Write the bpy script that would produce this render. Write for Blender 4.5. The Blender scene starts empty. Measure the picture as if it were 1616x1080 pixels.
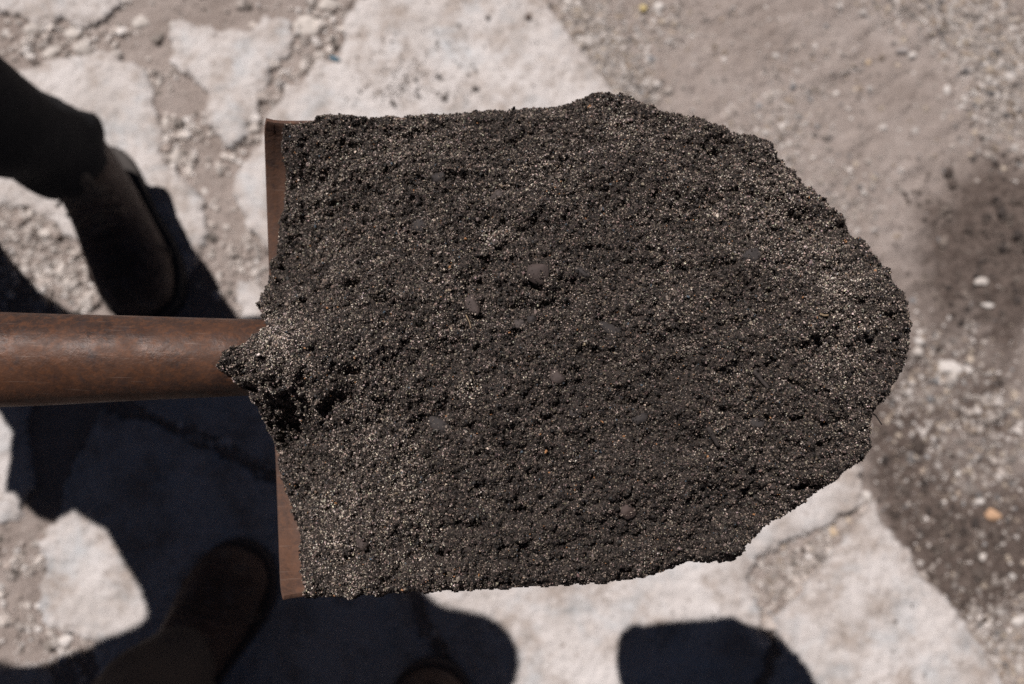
import bpy, math, random
import numpy as np
from mathutils import Vector, Matrix

# ------------------------------------------------------------------ camera, sky, sun, exposure
H = 1.30                       # camera height over the pavement, metres
TILT = math.radians(10.0)      # the photographer tips the camera forward of straight down
FPX = 1257.0                   # focal length in photo pixels (28 mm on 36 mm)
scene = bpy.context.scene
cam_data = bpy.data.cameras.new("camera")
cam_data.lens = 28.0
cam_data.sensor_width = 36.0
cam_data.clip_start = 0.01
cam_data.clip_end = 2000.0
cam = bpy.data.objects.new("camera", cam_data)
cam.location = (0, 0, H)
cam.rotation_euler = (TILT, 0, 0)
scene.collection.objects.link(cam)
scene.camera = cam
cam_data.dof.use_dof = True
cam_data.dof.focus_distance = 0.325
cam_data.dof.aperture_fstop = 7.5
cam_data.dof.aperture_blades = 7

SUN = Vector((-0.309, 0.408, 1.0)).normalized()     # towards the sun
SUN_EL = math.asin(SUN.z)
SUN_AZ = math.atan2(SUN.x, SUN.y)
world = bpy.data.worlds.new("World")
scene.world = world
world.use_nodes = True
wn = world.node_tree.nodes
sky = wn.new("ShaderNodeTexSky")
sky.sky_type = 'NISHITA'
sky.sun_disc = False
sky.sun_elevation = SUN_EL
sky.sun_rotation = SUN_AZ
sky.altitude = 0.0
sky.air_density = 0.12
sky.dust_density = 0.22
sky.ozone_density = 1.0
world.node_tree.links.new(sky.outputs[0], wn["Background"].inputs[0])
wn["Background"].inputs[1].default_value = 0.05

sun_data = bpy.data.lights.new("sun", 'SUN')
sun_data.energy = 5.0
sun_data.angle = math.radians(0.5)
sun_data.color = (1.0, 0.935, 0.905)
sun = bpy.data.objects.new("sun", sun_data)
sun.rotation_euler = (-SUN).to_track_quat('-Z', 'Y').to_euler()
sun.location = (0, 0, 5)
scene.collection.objects.link(sun)

vs = scene.view_settings
vs.view_transform = 'Standard'
vs.look = 'None'
vs.exposure = 0.10
vs.gamma = 1.0
vs.use_curve_mapping = False
scene.cycles.use_denoising = False
scene.cycles.max_bounces = 6

# ------------------------------------------------------------------ helpers
rng = np.random.default_rng(7)
random.seed(7)
COL = scene.collection
ST, CT = math.sin(TILT), math.cos(TILT)

def px(u, v, z=0.0):
    """Measured spot (photo pixel) at a known height -> metres."""
    u = np.asarray(u, float); v = np.asarray(v, float)
    a = (u - 808.0) / FPX
    b = (540.0 - v) / FPX
    dy = ST + b * CT
    dz = -CT + b * ST
    s = (z - H) / dz
    return a * s, dy * s

def P(u, v, z=0.0):
    x, y = px(u, v, z)
    return float(x), float(y), float(z)

_perm = rng.permutation(256)
_perm = np.concatenate([_perm, _perm, _perm])
_ang = rng.uniform(0, 2 * np.pi, 256)
_gx, _gy = np.cos(_ang), np.sin(_ang)

def noise(x, y, seed=0):
    x = np.asarray(x, float) + seed * 17.31
    y = np.asarray(y, float) + seed * 9.73
    xi = np.floor(x).astype(int); yi = np.floor(y).astype(int)
    xf = x - xi; yf = y - yi
    u = xf * xf * xf * (xf * (xf * 6 - 15) + 10)
    v = yf * yf * yf * (yf * (yf * 6 - 15) + 10)
    def g(ix, iy, fx, fy):
        h = _perm[_perm[ix & 255] + (iy & 255)]
        return _gx[h] * fx + _gy[h] * fy
    n00 = g(xi, yi, xf, yf); n10 = g(xi + 1, yi, xf - 1, yf)
    n01 = g(xi, yi + 1, xf, yf - 1); n11 = g(xi + 1, yi + 1, xf - 1, yf - 1)
    return ((n00 * (1 - u) + n10 * u) * (1 - v) + (n01 * (1 - u) + n11 * u) * v) * 1.5

def fbm(x, y, scale, octaves=4, seed=0, gain=0.5):
    t = 0; a = 1.0; f = 1.0 / scale
    for i in range(octaves):
        t = t + a * noise(x * f, y * f, seed + i * 3)
        a *= gain; f *= 2.03
    return t

def sdf(x, y, poly):
    """signed distance to polygon, positive inside"""
    poly = np.asarray(poly, float)
    d = np.full(x.shape, 1e9)
    inside = np.zeros(x.shape, bool)
    n = len(poly)
    for i in range(n):
        ax, ay = poly[i]; bx, by = poly[(i + 1) % n]
        ex, ey = bx - ax, by - ay
        wx, wy = x - ax, y - ay
        t = np.clip((wx * ex + wy * ey) / (ex * ex + ey * ey + 1e-18), 0, 1)
        dx, dy = wx - ex * t, wy - ey * t
        d = np.minimum(d, dx * dx + dy * dy)
        c = ((ay <= y) & (by > y)) | ((by <= y) & (ay > y))
        with np.errstate(divide='ignore', invalid='ignore'):
            xi = ax + (y - ay) / (by - ay) * ex
        inside ^= c & (x < xi)
    d = np.sqrt(d)
    return np.where(inside, d, -d)

def poly_px(pts, z=0.0):
    return [P(u, v, z)[:2] for u, v in pts]

def smooth01(t):
    t = np.clip(t, 0, 1)
    return t * t * (3 - 2 * t)

def new_obj(name, me, mat=None, parent=None):
    o = bpy.data.objects.new(name, me)
    COL.objects.link(o)
    if mat is not None and me is not None:
        me.materials.append(mat)
    if parent is not None:
        o.parent = parent
    return o

def tag(o, label=None, category=None, group=None, kind=None):
    if label: o["label"] = label
    if category: o["category"] = category
    if group: o["group"] = group
    if kind: o["kind"] = kind
    return o

def mesh_np(name, verts, quads, smooth=True):
    verts = np.ascontiguousarray(verts, dtype=np.float32)
    quads = np.ascontiguousarray(quads, dtype=np.int32)
    k = quads.shape[1]
    me = bpy.data.meshes.new(name)
    me.vertices.add(len(verts)); me.vertices.foreach_set("co", verts.ravel())
    me.loops.add(quads.size); me.loops.foreach_set("vertex_index", quads.ravel())
    me.polygons.add(len(quads))
    me.polygons.foreach_set("loop_start", np.arange(0, quads.size, k, dtype=np.int32))
    me.polygons.foreach_set("loop_total", np.full(len(quads), k, dtype=np.int32))
    me.polygons.foreach_set("use_smooth", np.full(len(quads), smooth))
    me.update(calc_edges=True)
    return me

def add_attr(me, name, data, kind='FLOAT'):
    at = me.attributes.new(name, kind, 'POINT')
    data = np.ascontiguousarray(data, dtype=np.float32)
    at.data.foreach_set({'FLOAT': 'value', 'FLOAT_COLOR': 'color', 'FLOAT_VECTOR': 'vector'}[kind], data.ravel())

def grid_mesh(name, X, Y, Z, keep=None, attrs=None, smooth=True):
    ny, nx = X.shape
    idx = np.arange(nx * ny).reshape(ny, nx)
    q = np.stack([idx[:-1, :-1], idx[:-1, 1:], idx[1:, 1:], idx[1:, :-1]], -1).reshape(-1, 4)
    V = np.stack([X, Y, Z], -1).reshape(-1, 3)
    sel = np.arange(len(V))
    if keep is not None:
        k = keep.ravel()
        q = q[k[q].any(1)]
        used = np.zeros(len(V), bool); used[q.ravel()] = True
        sel = np.nonzero(used)[0]
        remap = np.full(len(V), -1); remap[sel] = np.arange(len(sel))
        q = remap[q]; V = V[sel]
    me = mesh_np(name, V, q, smooth)
    for n, d in (attrs or {}).items():
        add_attr(me, n, d.ravel()[sel])
    return me

def loft(rings, close_start=True, close_end=True):
    """rings: list of (n,3) arrays -> verts, faces"""
    n = len(rings[0]); V = np.concatenate(rings); F = []
    for i in range(len(rings) - 1):
        for j in range(n):
            a = i * n + j; b = i * n + (j + 1) % n
            F.append((a, b, b + n, a + n))
    V = [tuple(v) for v in V]
    if close_start:
        F.append(tuple(reversed(range(n))))
    if close_end:
        F.append(tuple(range((len(rings) - 1) * n, len(rings) * n)))
    return V, F

def py_mesh(name, V, F, smooth=True):
    me = bpy.data.meshes.new(name)
    me.from_pydata(V, [], F)
    me.polygons.foreach_set("use_smooth", [smooth] * len(me.polygons))
    me.update()
    return me

def tube_path(pts, radii, n=10, jitter=0.0):
    pts = [Vector(p) for p in pts]
    rings = []
    up = Vector((0.13, 0.21, 0.97))
    for i, p in enumerate(pts):
        t = (pts[min(i + 1, len(pts) - 1)] - pts[max(i - 1, 0)]).normalized()
        a = t.cross(up).normalized(); b = a.cross(t).normalized()
        r = radii[i]
        ring = []
        for j in range(n):
            th = 2 * math.pi * j / n
            rr = r * (1 + jitter * random.uniform(-1, 1))
            ring.append(tuple(p + a * (rr * math.cos(th)) + b * (rr * math.sin(th))))
        rings.append(np.array(ring))
    return loft(rings)

# ---- node materials
class Mat:
    def __init__(s, name):
        s.m = bpy.data.materials.new(name); s.m.use_nodes = True
        s.t = s.m.node_tree; s.n = s.t.nodes
        s.bsdf = s.n["Principled BSDF"]
        s._co = None
    def link(s, a, b): s.t.links.new(a, b)
    def co(s):
        if s._co is None:
            s._co = s.n.new("ShaderNodeTexCoord").outputs["Object"]
        return s._co
    def noise(s, scale, detail=4, rough=0.55, vec=None, dist=0.0):
        n = s.n.new("ShaderNodeTexNoise")
        n.inputs["Scale"].default_value = scale; n.inputs["Detail"].default_value = detail
        n.inputs["Roughness"].default_value = rough; n.inputs["Distortion"].default_value = dist
        s.link(vec or s.co(), n.inputs["Vector"])
        return n.outputs["Fac"]
    def vor(s, scale, out="Distance"):
        n = s.n.new("ShaderNodeTexVoronoi"); n.inputs["Scale"].default_value = scale
        s.link(s.co(), n.inputs["Vector"])
        return n.outputs[out]
    def ramp(s, fac, stops):
        r = s.n.new("ShaderNodeValToRGB")
        e = r.color_ramp.elements
        while len(e) < len(stops): e.new(0.5)
        for i, (p, c) in enumerate(stops):
            e[i].position = p
            e[i].color = (c, c, c, 1) if not isinstance(c, tuple) else (*c, 1)
        s.link(fac, r.inputs[0])
        return r.outputs[0]
    def mix(s, fac, a, b, mode='MIX'):
        n = s.n.new("ShaderNodeMix"); n.data_type = 'RGBA'; n.blend_type = mode
        for v, i in ((fac, 0), (a, 6), (b, 7)):
            if isinstance(v, (int, float)): n.inputs[i].default_value = v
            elif isinstance(v, tuple): n.inputs[i].default_value = (*v, 1)
            else: s.link(v, n.inputs[i])
        return n.outputs[2]
    def attr(s, name, typ='GEOMETRY', out="Color"):
        n = s.n.new("ShaderNodeAttribute"); n.attribute_name = name; n.attribute_type = typ
        return n.outputs[out]
    def math(s, op, a, b=0.0):
        n = s.n.new("ShaderNodeMath"); n.operation = op
        for v, i in ((a, 0), (b, 1)):
            if isinstance(v, (int, float)): n.inputs[i].default_value = v
            else: s.link(v, n.inputs[i])
        return n.outputs[0]
    def bump(s, h, strength, dist, prev=None):
        n = s.n.new("ShaderNodeBump"); n.inputs["Strength"].default_value = strength
        n.inputs["Distance"].default_value = dist
        s.link(h, n.inputs["Height"])
        if prev is not None: s.link(prev, n.inputs["Normal"])
        s.link(n.outputs[0], s.bsdf.inputs["Normal"])
        return n.outputs[0]
    def set(s, color=None, rough=None, metal=None, spec=None):
        for v, k in ((color, "Base Color"), (rough, "Roughness"), (metal, "Metallic"), (spec, "Specular IOR Level")):
            if v is None: continue
            if isinstance(v, tuple): s.bsdf.inputs[k].default_value = (*v, 1)
            elif isinstance(v, (int, float)): s.bsdf.inputs[k].default_value = v
            else: s.link(v, s.bsdf.inputs[k])
        return s

def mat_slab():
    m = Mat("concrete")
    big = m.noise(9, 5, 0.6)
    base = m.ramp(big, [(0.28, (0.41, 0.375, 0.35)), (0.48, (0.53, 0.495, 0.475)), (0.75, (0.62, 0.59, 0.575))])
    dustf = m.ramp(m.noise(16, 7, 0.68), [(0.48, 0.0), (0.64, 0.85)])
    c = m.mix(dustf, base, (0.33, 0.28, 0.245))
    edge = m.ramp(m.attr("edge", out="Fac"), [(0.0, 0.45), (1.0, 0.0)])
    c = m.mix(m.math('MULTIPLY', edge, m.ramp(m.noise(60, 4), [(0.42, 0.0), (0.58, 1.0)])), c, (0.30, 0.25, 0.22))
    pits = m.ramp(m.noise(95, 4, 0.68), [(0.32, 1.0), (0.385, 0.0)])
    c = m.mix(m.math('MULTIPLY', pits, 0.85), c, (0.20, 0.165, 0.14))
    light = m.ramp(m.noise(150, 3, 0.6), [(0.58, 0.0), (0.66, 1.0)])
    c = m.mix(m.math('MULTIPLY', light, 0.6), c, (0.66, 0.62, 0.59))
    blue = m.ramp(m.noise(13, 6, 0.65, dist=0.3), [(0.52, 0.0), (0.78, 1.0)])
    c = m.mix(m.math('MULTIPLY', blue, 0.40), c, (0.29, 0.41, 0.49))
    m.set(c, 0.93, 0.0, 0.25)
    b = m.bump(m.noise(70, 6, 0.7), 0.7, 0.009)
    m.bump(m.noise(300, 4, 0.6), 0.6, 0.003, b)
    return m.m

def mat_dirt():
    m = Mat("dusty_earth")
    base = m.ramp(m.noise(7, 6, 0.62), [(0.30, (0.245, 0.202, 0.178)), (0.55, (0.335, 0.285, 0.258)), (0.75, (0.40, 0.352, 0.326))])
    fleck = m.ramp(m.noise(170, 3, 0.6), [(0.58, 0.0), (0.68, 1.0)])
    c = m.mix(m.math('MULTIPLY', fleck, 0.55), base, (0.46, 0.42, 0.385))
    dk = m.ramp(m.noise(90, 4, 0.65), [(0.32, 1.0), (0.42, 0.0)])
    c = m.mix(m.math('MULTIPLY', dk, 0.6), c, (0.085, 0.068, 0.058))
    wet = m.math('ADD', m.attr("damp", out="Fac"), m.math('MULTIPLY', m.math('SUBTRACT', m.noise(16, 7, 0.68), 0.5), 1.5))
    wetf = m.ramp(wet, [(0.20, 0.0), (0.95, 1.0)])
    c = m.mix(wetf, c, m.ramp(m.noise(80, 4), [(0.3, (0.070, 0.053, 0.045)), (0.7, (0.150, 0.118, 0.102))]))
    m.set(c, 0.95, 0.0, 0.2)
    b = m.bump(m.noise(45, 7, 0.72), 0.8, 0.014)
    m.bump(m.noise(300, 4, 0.7), 0.6, 0.002, b)
    return m.m

def mat_soil():
    m = Mat("damp_soil")
    c = m.ramp(m.noise(900, 3, 0.6), [(0.35, (0.016, 0.0120, 0.0102)), (0.6, (0.040, 0.030, 0.0248)), (0.8, (0.09, 0.068, 0.055))])
    m.set(c, 0.8, 0.0, 0.35)
    m.bump(m.noise(1500, 3, 0.7), 0.7, 0.0006)
    return m.m

def mat_instance(name, rough=0.6, spec=0.5, bumpscale=None, bumpdist=0.001):
    m = Mat(name)
    m.set(m.attr("col", 'INSTANCER'), rough, 0.0, spec)
    if bumpscale:
        m.bump(m.noise(bumpscale, 4, 0.65), 0.6, bumpdist)
    return m.m

def mat_rust(name, dark, mid, orange, rough=0.5):
    m = Mat(name)
    c = m.ramp(m.noise(38, 8, 0.74, dist=0.4), [(0.34, dark), (0.52, mid), (0.66, dark)])
    sp = m.ramp(m.noise(380, 6, 0.75), [(0.47, 0.0), (0.60, 1.0)])
    c = m.mix(m.math('MULTIPLY', sp, 0.60), c, orange)
    big = m.ramp(m.noise(22, 6, 0.7), [(0.42, 0.0), (0.68, 0.60)])
    c = m.mix(big, c, orange)
    bl = m.ramp(m.noise(110, 7, 0.75, dist=0.4), [(0.54, 0.0), (0.68, 0.75)])
    c = m.mix(bl, c, (0.035, 0.026, 0.026))
    # scratches running across the metal
    mp = m.n.new("ShaderNodeMapping"); mp.inputs["Scale"].default_value = (1.0, 26.0, 1.0)
    mp.inputs["Rotation"].default_value = (0, 0, 0.5)
    m.link(m.co(), mp.inputs[0])
    sc = m.ramp(m.noise(45, 2, 0.5, vec=mp.outputs[0]), [(0.66, 0.0), (0.70, 1.0)])
    c = m.mix(m.math('MULTIPLY', sc, 0.30), c, (0.22, 0.16, 0.13))
    m.set(c, m.ramp(m.noise(90, 4), [(0.3, rough - 0.1), (0.7, rough + 0.2)]), 0.1, 0.25)
    b = m.bump(m.noise(160, 6, 0.7), 0.35, 0.0012)
    m.bump(m.noise(700, 3, 0.7), 0.3, 0.0004, b)
    return m.m

def mat_leather(name, color):
    m = Mat(name)
    c = m.ramp(m.noise(30, 6, 0.7), [(0.3, tuple(v * 0.6 for v in color)), (0.7, tuple(v * 1.3 for v in color))])
    dust = m.ramp(m.noise(45, 6, 0.72), [(0.50, 0.0), (0.70, 0.45)])
    c = m.mix(dust, c, (0.20, 0.17, 0.15))
    m.set(c, 0.7, 0.0, 0.3)
    mp = m.n.new("ShaderNodeMapping"); mp.inputs["Scale"].default_value = (1.0, 3.0, 1.5)
    m.link(m.co(), mp.inputs[0])
    b = m.bump(m.noise(30, 4, 0.6, vec=mp.outputs[0], dist=0.8), 0.7, 0.012)
    m.bump(m.noise(500, 3), 0.4, 0.0006, b)
    return m.m

def mat_cloth(name, color, scale=900, rough=0.92):
    m = Mat(name)
    lo = tuple(v * 0.7 for v in color)
    c = m.mix(m.noise(18, 4), lo, color)
    m.set(c, rough, 0.0, 0.2)
    b = m.bump(m.noise(28, 3), 0.3, 0.01)
    m.bump(m.noise(scale, 2), 0.4, 0.0008, b)
    return m.m

def mat_plain(name, color, rough=0.6, var=0.35, scale=60, spec=0.4, bumpd=0.001):
    m = Mat(name)
    lo = tuple(v * (1 - var) for v in color); hi = tuple(min(1, v * (1 + var)) for v in color)
    m.set(m.ramp(m.noise(scale, 5, 0.65), [(0.3, lo), (0.7, hi)]), rough, 0.0, spec)
    m.bump(m.noise(scale * 3, 4, 0.6), 0.5, bumpd)
    return m.m

M_SLAB, M_DIRT, M_SOIL = mat_slab(), mat_dirt(), mat_soil()
M_GRAIN = mat_instance("soil_grain", 0.6, 0.3)
M_STONE = mat_instance("gravel_stone", 0.8, 0.35, 300, 0.002)

# instancer: points carrying scale / turn / colour become small irregular stones
def stone_instancer(name, mat, subdiv=1, rough=0.45, smooth=False):
    ng = bpy.data.node_groups.new(name, 'GeometryNodeTree')
    ng.interface.new_socket("Geometry", in_out='INPUT', socket_type='NodeSocketGeometry')
    ng.interface.new_socket("Geometry", in_out='OUTPUT', socket_type='NodeSocketGeometry')
    N = ng.nodes; L = ng.links
    gi = N.new('NodeGroupInput'); go = N.new('NodeGroupOutput')
    join = N.new('GeometryNodeGeometryToInstance')
    for k in range(4):
        ico = N.new('GeometryNodeMeshIcoSphere'); ico.inputs['Radius'].default_value = 1.0
        ico.inputs['Subdivisions'].default_value = subdiv
        sp = N.new('GeometryNodeSetPosition')
        tx = N.new('ShaderNodeTexNoise'); tx.inputs['Scale'].default_value = 0.9; tx.inputs['Detail'].default_value = 2
        pos = N.new('GeometryNodeInputPosition')
        off = N.new('ShaderNodeVectorMath'); off.operation = 'ADD'; off.inputs[1].default_value = (k * 7.3, k * 3.1, k * 5.7)
        sub = N.new('ShaderNodeVectorMath'); sub.operation = 'SUBTRACT'; sub.inputs[1].default_value = (0.5, 0.5, 0.5)
        mul = N.new('ShaderNodeVectorMath'); mul.operation = 'SCALE'; mul.inputs['Scale'].default_value = rough * 3.2
        L.new(pos.outputs[0], off.inputs[0]); L.new(off.outputs[0], tx.inputs['Vector'])
        L.new(tx.outputs['Color'], sub.inputs[0]); L.new(sub.outputs[0], mul.inputs[0])
        L.new(ico.outputs['Mesh'], sp.inputs['Geometry']); L.new(mul.outputs[0], sp.inputs['Offset'])
        sh = N.new('GeometryNodeSetShadeSmooth'); sh.inputs['Shade Smooth'].default_value = smooth
        sm = N.new('GeometryNodeSetMaterial'); sm.inputs['Material'].default_value = mat
        L.new(sp.outputs[0], sh.inputs[0]); L.new(sh.outputs[0], sm.inputs[0]); L.new(sm.outputs[0], join.inputs[0])
    iop = N.new('GeometryNodeInstanceOnPoints')
    iop.inputs['Pick Instance'].default_value = True
    def named(nm, dt):
        a = N.new('GeometryNodeInputNamedAttribute'); a.data_type = dt; a.inputs['Name'].default_value = nm
        return a.outputs[0]
    L.new(gi.outputs[0], iop.inputs['Points']); L.new(join.outputs[0], iop.inputs['Instance'])
    rnd = N.new('FunctionNodeRandomValue'); rnd.data_type = 'INT'
    rnd.inputs[4].default_value = 0; rnd.inputs[5].default_value = 3
    L.new(rnd.outputs[2], iop.inputs['Instance Index'])
    e2r = N.new('FunctionNodeEulerToRotation')
    L.new(named('turn', 'FLOAT_VECTOR'), e2r.inputs[0]); L.new(e2r.outputs[0], iop.inputs['Rotation'])
    L.new(named('size', 'FLOAT_VECTOR'), iop.inputs['Scale'])
    L.new(iop.outputs[0], go.inputs[0])
    return ng

NG_GRAIN = stone_instancer("grain_scatter", M_GRAIN, 1, 0.75, False)
NG_STONE = stone_instancer("stone_scatter", M_STONE, 2, 0.6, False)

def scatter(name, pts, sizes, cols, ng, parent=None, flat=1.0):
    n = len(pts)
    me = bpy.data.meshes.new(name)
    me.vertices.add(n); me.vertices.foreach_set("co", np.ascontiguousarray(pts, dtype=np.float32).ravel())
    sc = sizes[:, None] * rng.uniform(0.7, 1.25, (n, 3))
    sc[:, 2] *= flat
    turn = rng.uniform(0, 2 * np.pi, (n, 3))
    if flat < 1.0:
        turn[:, :2] = rng.normal(0, 0.35, (n, 2))
    add_attr(me, "size", sc, 'FLOAT_VECTOR')
    add_attr(me, "turn", turn, 'FLOAT_VECTOR')
    add_attr(me, "col", np.concatenate([cols, np.ones((n, 1))], 1), 'FLOAT_COLOR')
    o = new_obj(name, me, None, parent)
    md = o.modifiers.new("scatter", 'NODES'); md.node_group = ng
    return o

# ------------------------------------------------------------------ the pavement slabs (outlines measured on the ground, photo pixels)
SLABS = [
 ("large pale concrete slab behind the shovel blade, with a straight cut right edge", 0.019,
  [(600,-150),(736,-150),(850,0),(905,73),(960,145),(1070,290),(1180,435),(1275,560),(1200,600),(1000,545),(800,480),(640,430),(500,405),(425,388),(402,375),(392,348),(378,320),(372,292),(390,262),(422,215),(430,182),(452,150),(482,133),(502,104),(530,98),(547,70),(550,28),(572,0)]),
 ("broken concrete slab between the boot and the shovel, in the top left", 0.014,
  [(268,50),(290,38),(330,46),(345,57),(395,52),(420,30),(450,33),(466,60),(457,95),(441,102),(430,130),(414,152),(404,186),(394,208),(368,234),(345,222),(325,188),(332,150),(303,127),(278,102),(270,75)]),
 ("worn concrete slab under the dark boot of the person at the top left", 0.013,
  [(40,112),(100,95),(180,84),(235,108),(246,170),(258,225),(264,262),(302,288),(326,322),(330,370),(300,440),(230,480),(170,480),(138,395),(60,335),(-80,310),(-140,200),(-80,140)]),
 ("chipped concrete slab in the top left corner", 0.014,
  [(-200,-120),(200,-120),(192,8),(176,25),(150,42),(133,46),(110,36),(70,46),(30,32),(0,15),(-90,8),(-200,-10)]),
 ("concrete slab in shadow to the left of the shovel, below the crack", 0.013,
  [(165,652),(240,668),(300,695),(370,726),(450,775),(560,795),(632,850),(640,930),(658,985),(712,1080),(760,1220),(200,1250),(165,1090),(150,1012),(92,990),(60,960),(76,900),(64,860),(88,826),(108,760),(140,690)]),
 ("concrete slab in shadow below the shovel socket, above the crack", 0.012,
  [(200,596),(330,548),(450,545),(580,600),(660,700),(640,820),(560,772),(455,752),(375,706),(300,676),(222,645)]),
 ("big pale concrete slab below the shovel, carrying the shadow of the blade", 0.014,
  [(690,720),(680,620),(850,540),(1050,575),(1250,640),(1360,742),(1352,790),(1326,815),(1290,838),(1240,852),(1196,880),(1176,912),(1196,958),(1210,1000),(1196,1080),(1180,1240),(790,1240),(735,1080),(682,985),(662,930),(668,830)]),
 ("pale concrete slab in the lower right, tapering to a point beside dark earth", 0.017,
  [(1378,788),(1392,832),(1430,868),(1438,896),(1472,930),(1508,958),(1526,1000),(1546,1030),(1578,1080),(1660,1210),(1210,1230),(1216,1090),(1224,1010),(1228,984),(1252,948),(1272,918),(1302,890),(1322,850),(1350,832)]),
 ("pale concrete slab at the left edge under the shovel socket, lit by the sun", 0.012,
  [(-120,560),(0,560),(60,600),(50,660),(52,760),(40,815),(0,826),(-120,835)]),
 ("small broken concrete slab in the bottom left corner", 0.008,
  [(16,1048),(60,1036),(84,1068),(94,1150),(0,1170),(-90,1130),(-60,1060)]),
 ("small crumbled concrete piece beside the left edge of the shovel blade", 0.008,
  [(376,450),(402,440),(428,455),(470,450),(500,500),(440,540),(385,510),(372,480)]),
]
slab_polys = [poly_px(s[2]) for s in SLABS]

def slab_mesh(i, top, poly):
    step = 0.003
    pa = np.array(poly)
    x0, y0 = pa.min(0) - 0.015; x1, y1 = pa.max(0) + 0.015
    X, Y = np.meshgrid(np.arange(x0, x1, step), np.arange(y0, y1, step))
    d = sdf(X, Y, poly)
    straight = 0.35 if i == 0 else 1.0
    # the cut edge of the first slab stays straighter on its right side
    rag = np.ones_like(d)
    if i == 0:
        ex0, ey0 = px(850, 0); ex1, ey1 = px(960, 145)
        side = ((X - ex0) * (ey1 - ey0) - (Y - ey0) * (ex1 - ex0)) / math.hypot(ex1 - ex0, ey1 - ey0)
        rag = np.where(np.abs(side) < 0.05, 0.12, 1.0)
    if i == 7:
        rag = rag * 0.8
    d = d + rag * (0.009 * fbm(X, Y, 0.045, 4, 30 + i) + 0.007 * (0.35 - np.abs(fbm(X, Y, 0.022, 3, 50 + i))))
    tx, ty = random.uniform(-0.004, 0.004), random.uniform(-0.004, 0.004)
    cx, cy = pa.mean(0)
    t = top + tx * (X - cx) / 0.5 + ty * (Y - cy) / 0.5
    t = t + 0.0018 * fbm(X, Y, 0.10, 4, 11 + i) + 0.0017 * fbm(X, Y, 0.016, 3, 21 + i)
    # crumbled rim, then a drop below the earth
    wear = 0.0055 * np.clip(rag, 0.25, 1) * np.exp(-np.clip(d, 0, None) / 0.008) * (0.6 + 0.8 * np.clip(fbm(X, Y, 0.03, 3, 71 + i) + 0.5, 0, 1))
    Z = t - wear
    Z = np.where(d < 0, Z - smooth01(-d / 0.0045) * 0.045, Z)
    edge = np.clip(d / 0.035, 0, 1)
    return grid_mesh("concrete_slab", X, Y, Z, d > -0.0045, {"edge": edge})

for i, (label, top, _) in enumerate(SLABS):
    o = new_obj("concrete_slab", slab_mesh(i, top, slab_polys[i]), M_SLAB)
    tag(o, label, "slab", "broken concrete slabs of the pavement")

# ------------------------------------------------------------------ the earth: one sheet, dense where it is seen, reaching the horizon
def axis(lo, hi, step, far):
    core = np.arange(lo, hi, step)
    out = []; s = step; p = hi
    while p < far:
        out.append(p); s *= 1.28; p += s
    out = np.array(out)
    s = step; p = lo; left = []
    while p > -far:
        s *= 1.28; p -= s; left.append(p)
    return np.concatenate([np.array(left)[::-1], core, out])

gx = axis(-1.05, 1.05, 0.004, 600.0)
gy = axis(-0.48, 0.96, 0.004, 600.0)
GX, GY = np.meshgrid(gx, gy)
core = (np.abs(GX) < 1.6) & (np.abs(GY - 0.2) < 1.4)
dark_spots = [  # dark spilled soil on the right, a darker line along the slab edge: u, v, radius px, strength
 (1600,350,95,1.15),(1610,420,75,1.1),(1545,330,40,0.5),(1470,330,30,0.55),(1500,470,75,0.5),(1420,540,50,0.35),(1480,660,110,0.62),(1560,640,60,0.45),
 (1430,790,70,0.85),(1500,860,75,0.95),(1570,900,75,0.95),(1610,860,60,0.8),(1540,940,45,0.8),(1400,700,60,0.5),(1600,760,60,0.6),
 (868,12,16,0.5),(888,40,16,0.5),(910,68,16,0.5),(930,95,16,0.5),(950,122,18,0.55),(970,140,22,0.5),(930,60,50,0.25),(1560,570,80,0.35),(1440,430,60,0.25),(1400,620,60,0.35),(1560,270,50,0.45),(1500,400,70,0.4),(1590,520,50,0.5)]

def gauss_field(X, Y, spots, sx=1.0):
    t = np.zeros_like(X)
    for u, v, r, s in spots:
        cx, cy = px(u, v); rr = r / 960.0
        t = t + s * np.exp(-(((X - cx) / rr) ** 2 + ((Y - cy) / rr) ** 2))
    return t

def ground_height(X, Y):
    h = 0.0030 * fbm(X, Y, 0.16, 4, 3) + 0.0016 * fbm(X, Y, 0.028, 3, 5) + 0.0008 * noise(X / 0.008, Y / 0.008, 8)
    rx = smooth01((X - 0.15) / 0.3)
    h = h + rx * 0.0045 * fbm(X, Y, 0.22, 3, 12)
    # scuffed ridges in the trodden earth on the right
    xa = (X * 0.85 + Y * 0.5); ya = (-X * 0.5 + Y * 0.85)
    h = h + rx * 0.0040 * np.clip(fbm(xa * 0.45, ya * 1.9, 0.06, 4, 15), -0.25, 1) + rx * 0.0030 * np.abs(fbm(X, Y, 0.05, 3, 18))
    # heaped dark soil at the far right
    h = h + 0.030 * gauss_field(X, Y, [(1640, 360, 70, 1.0), (1655, 440, 70, 0.8)])
    h = h - 0.004 * smooth01((X - 0.02) / 0.1)
    h = h - 0.014 * gauss_field(X, Y, [(1596, 408, 26, 0.8)])
    return h

near = ground_height(GX, GY)
dmax = np.full(GX.shape, -1e9)
for poly in slab_polys:
    dmax = np.where(core, np.maximum(dmax, sdf(GX, GY, poly)), dmax)
GZ = np.where(core, near, 0.0)
GZ = GZ + np.where(core, -0.030 * smooth01((dmax - 0.006) / 0.02), 0)          # beds under the slabs
GZ = GZ + np.where(core & (dmax < 0.006) & (GX < 0.1), 0.0022, 0)
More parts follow.
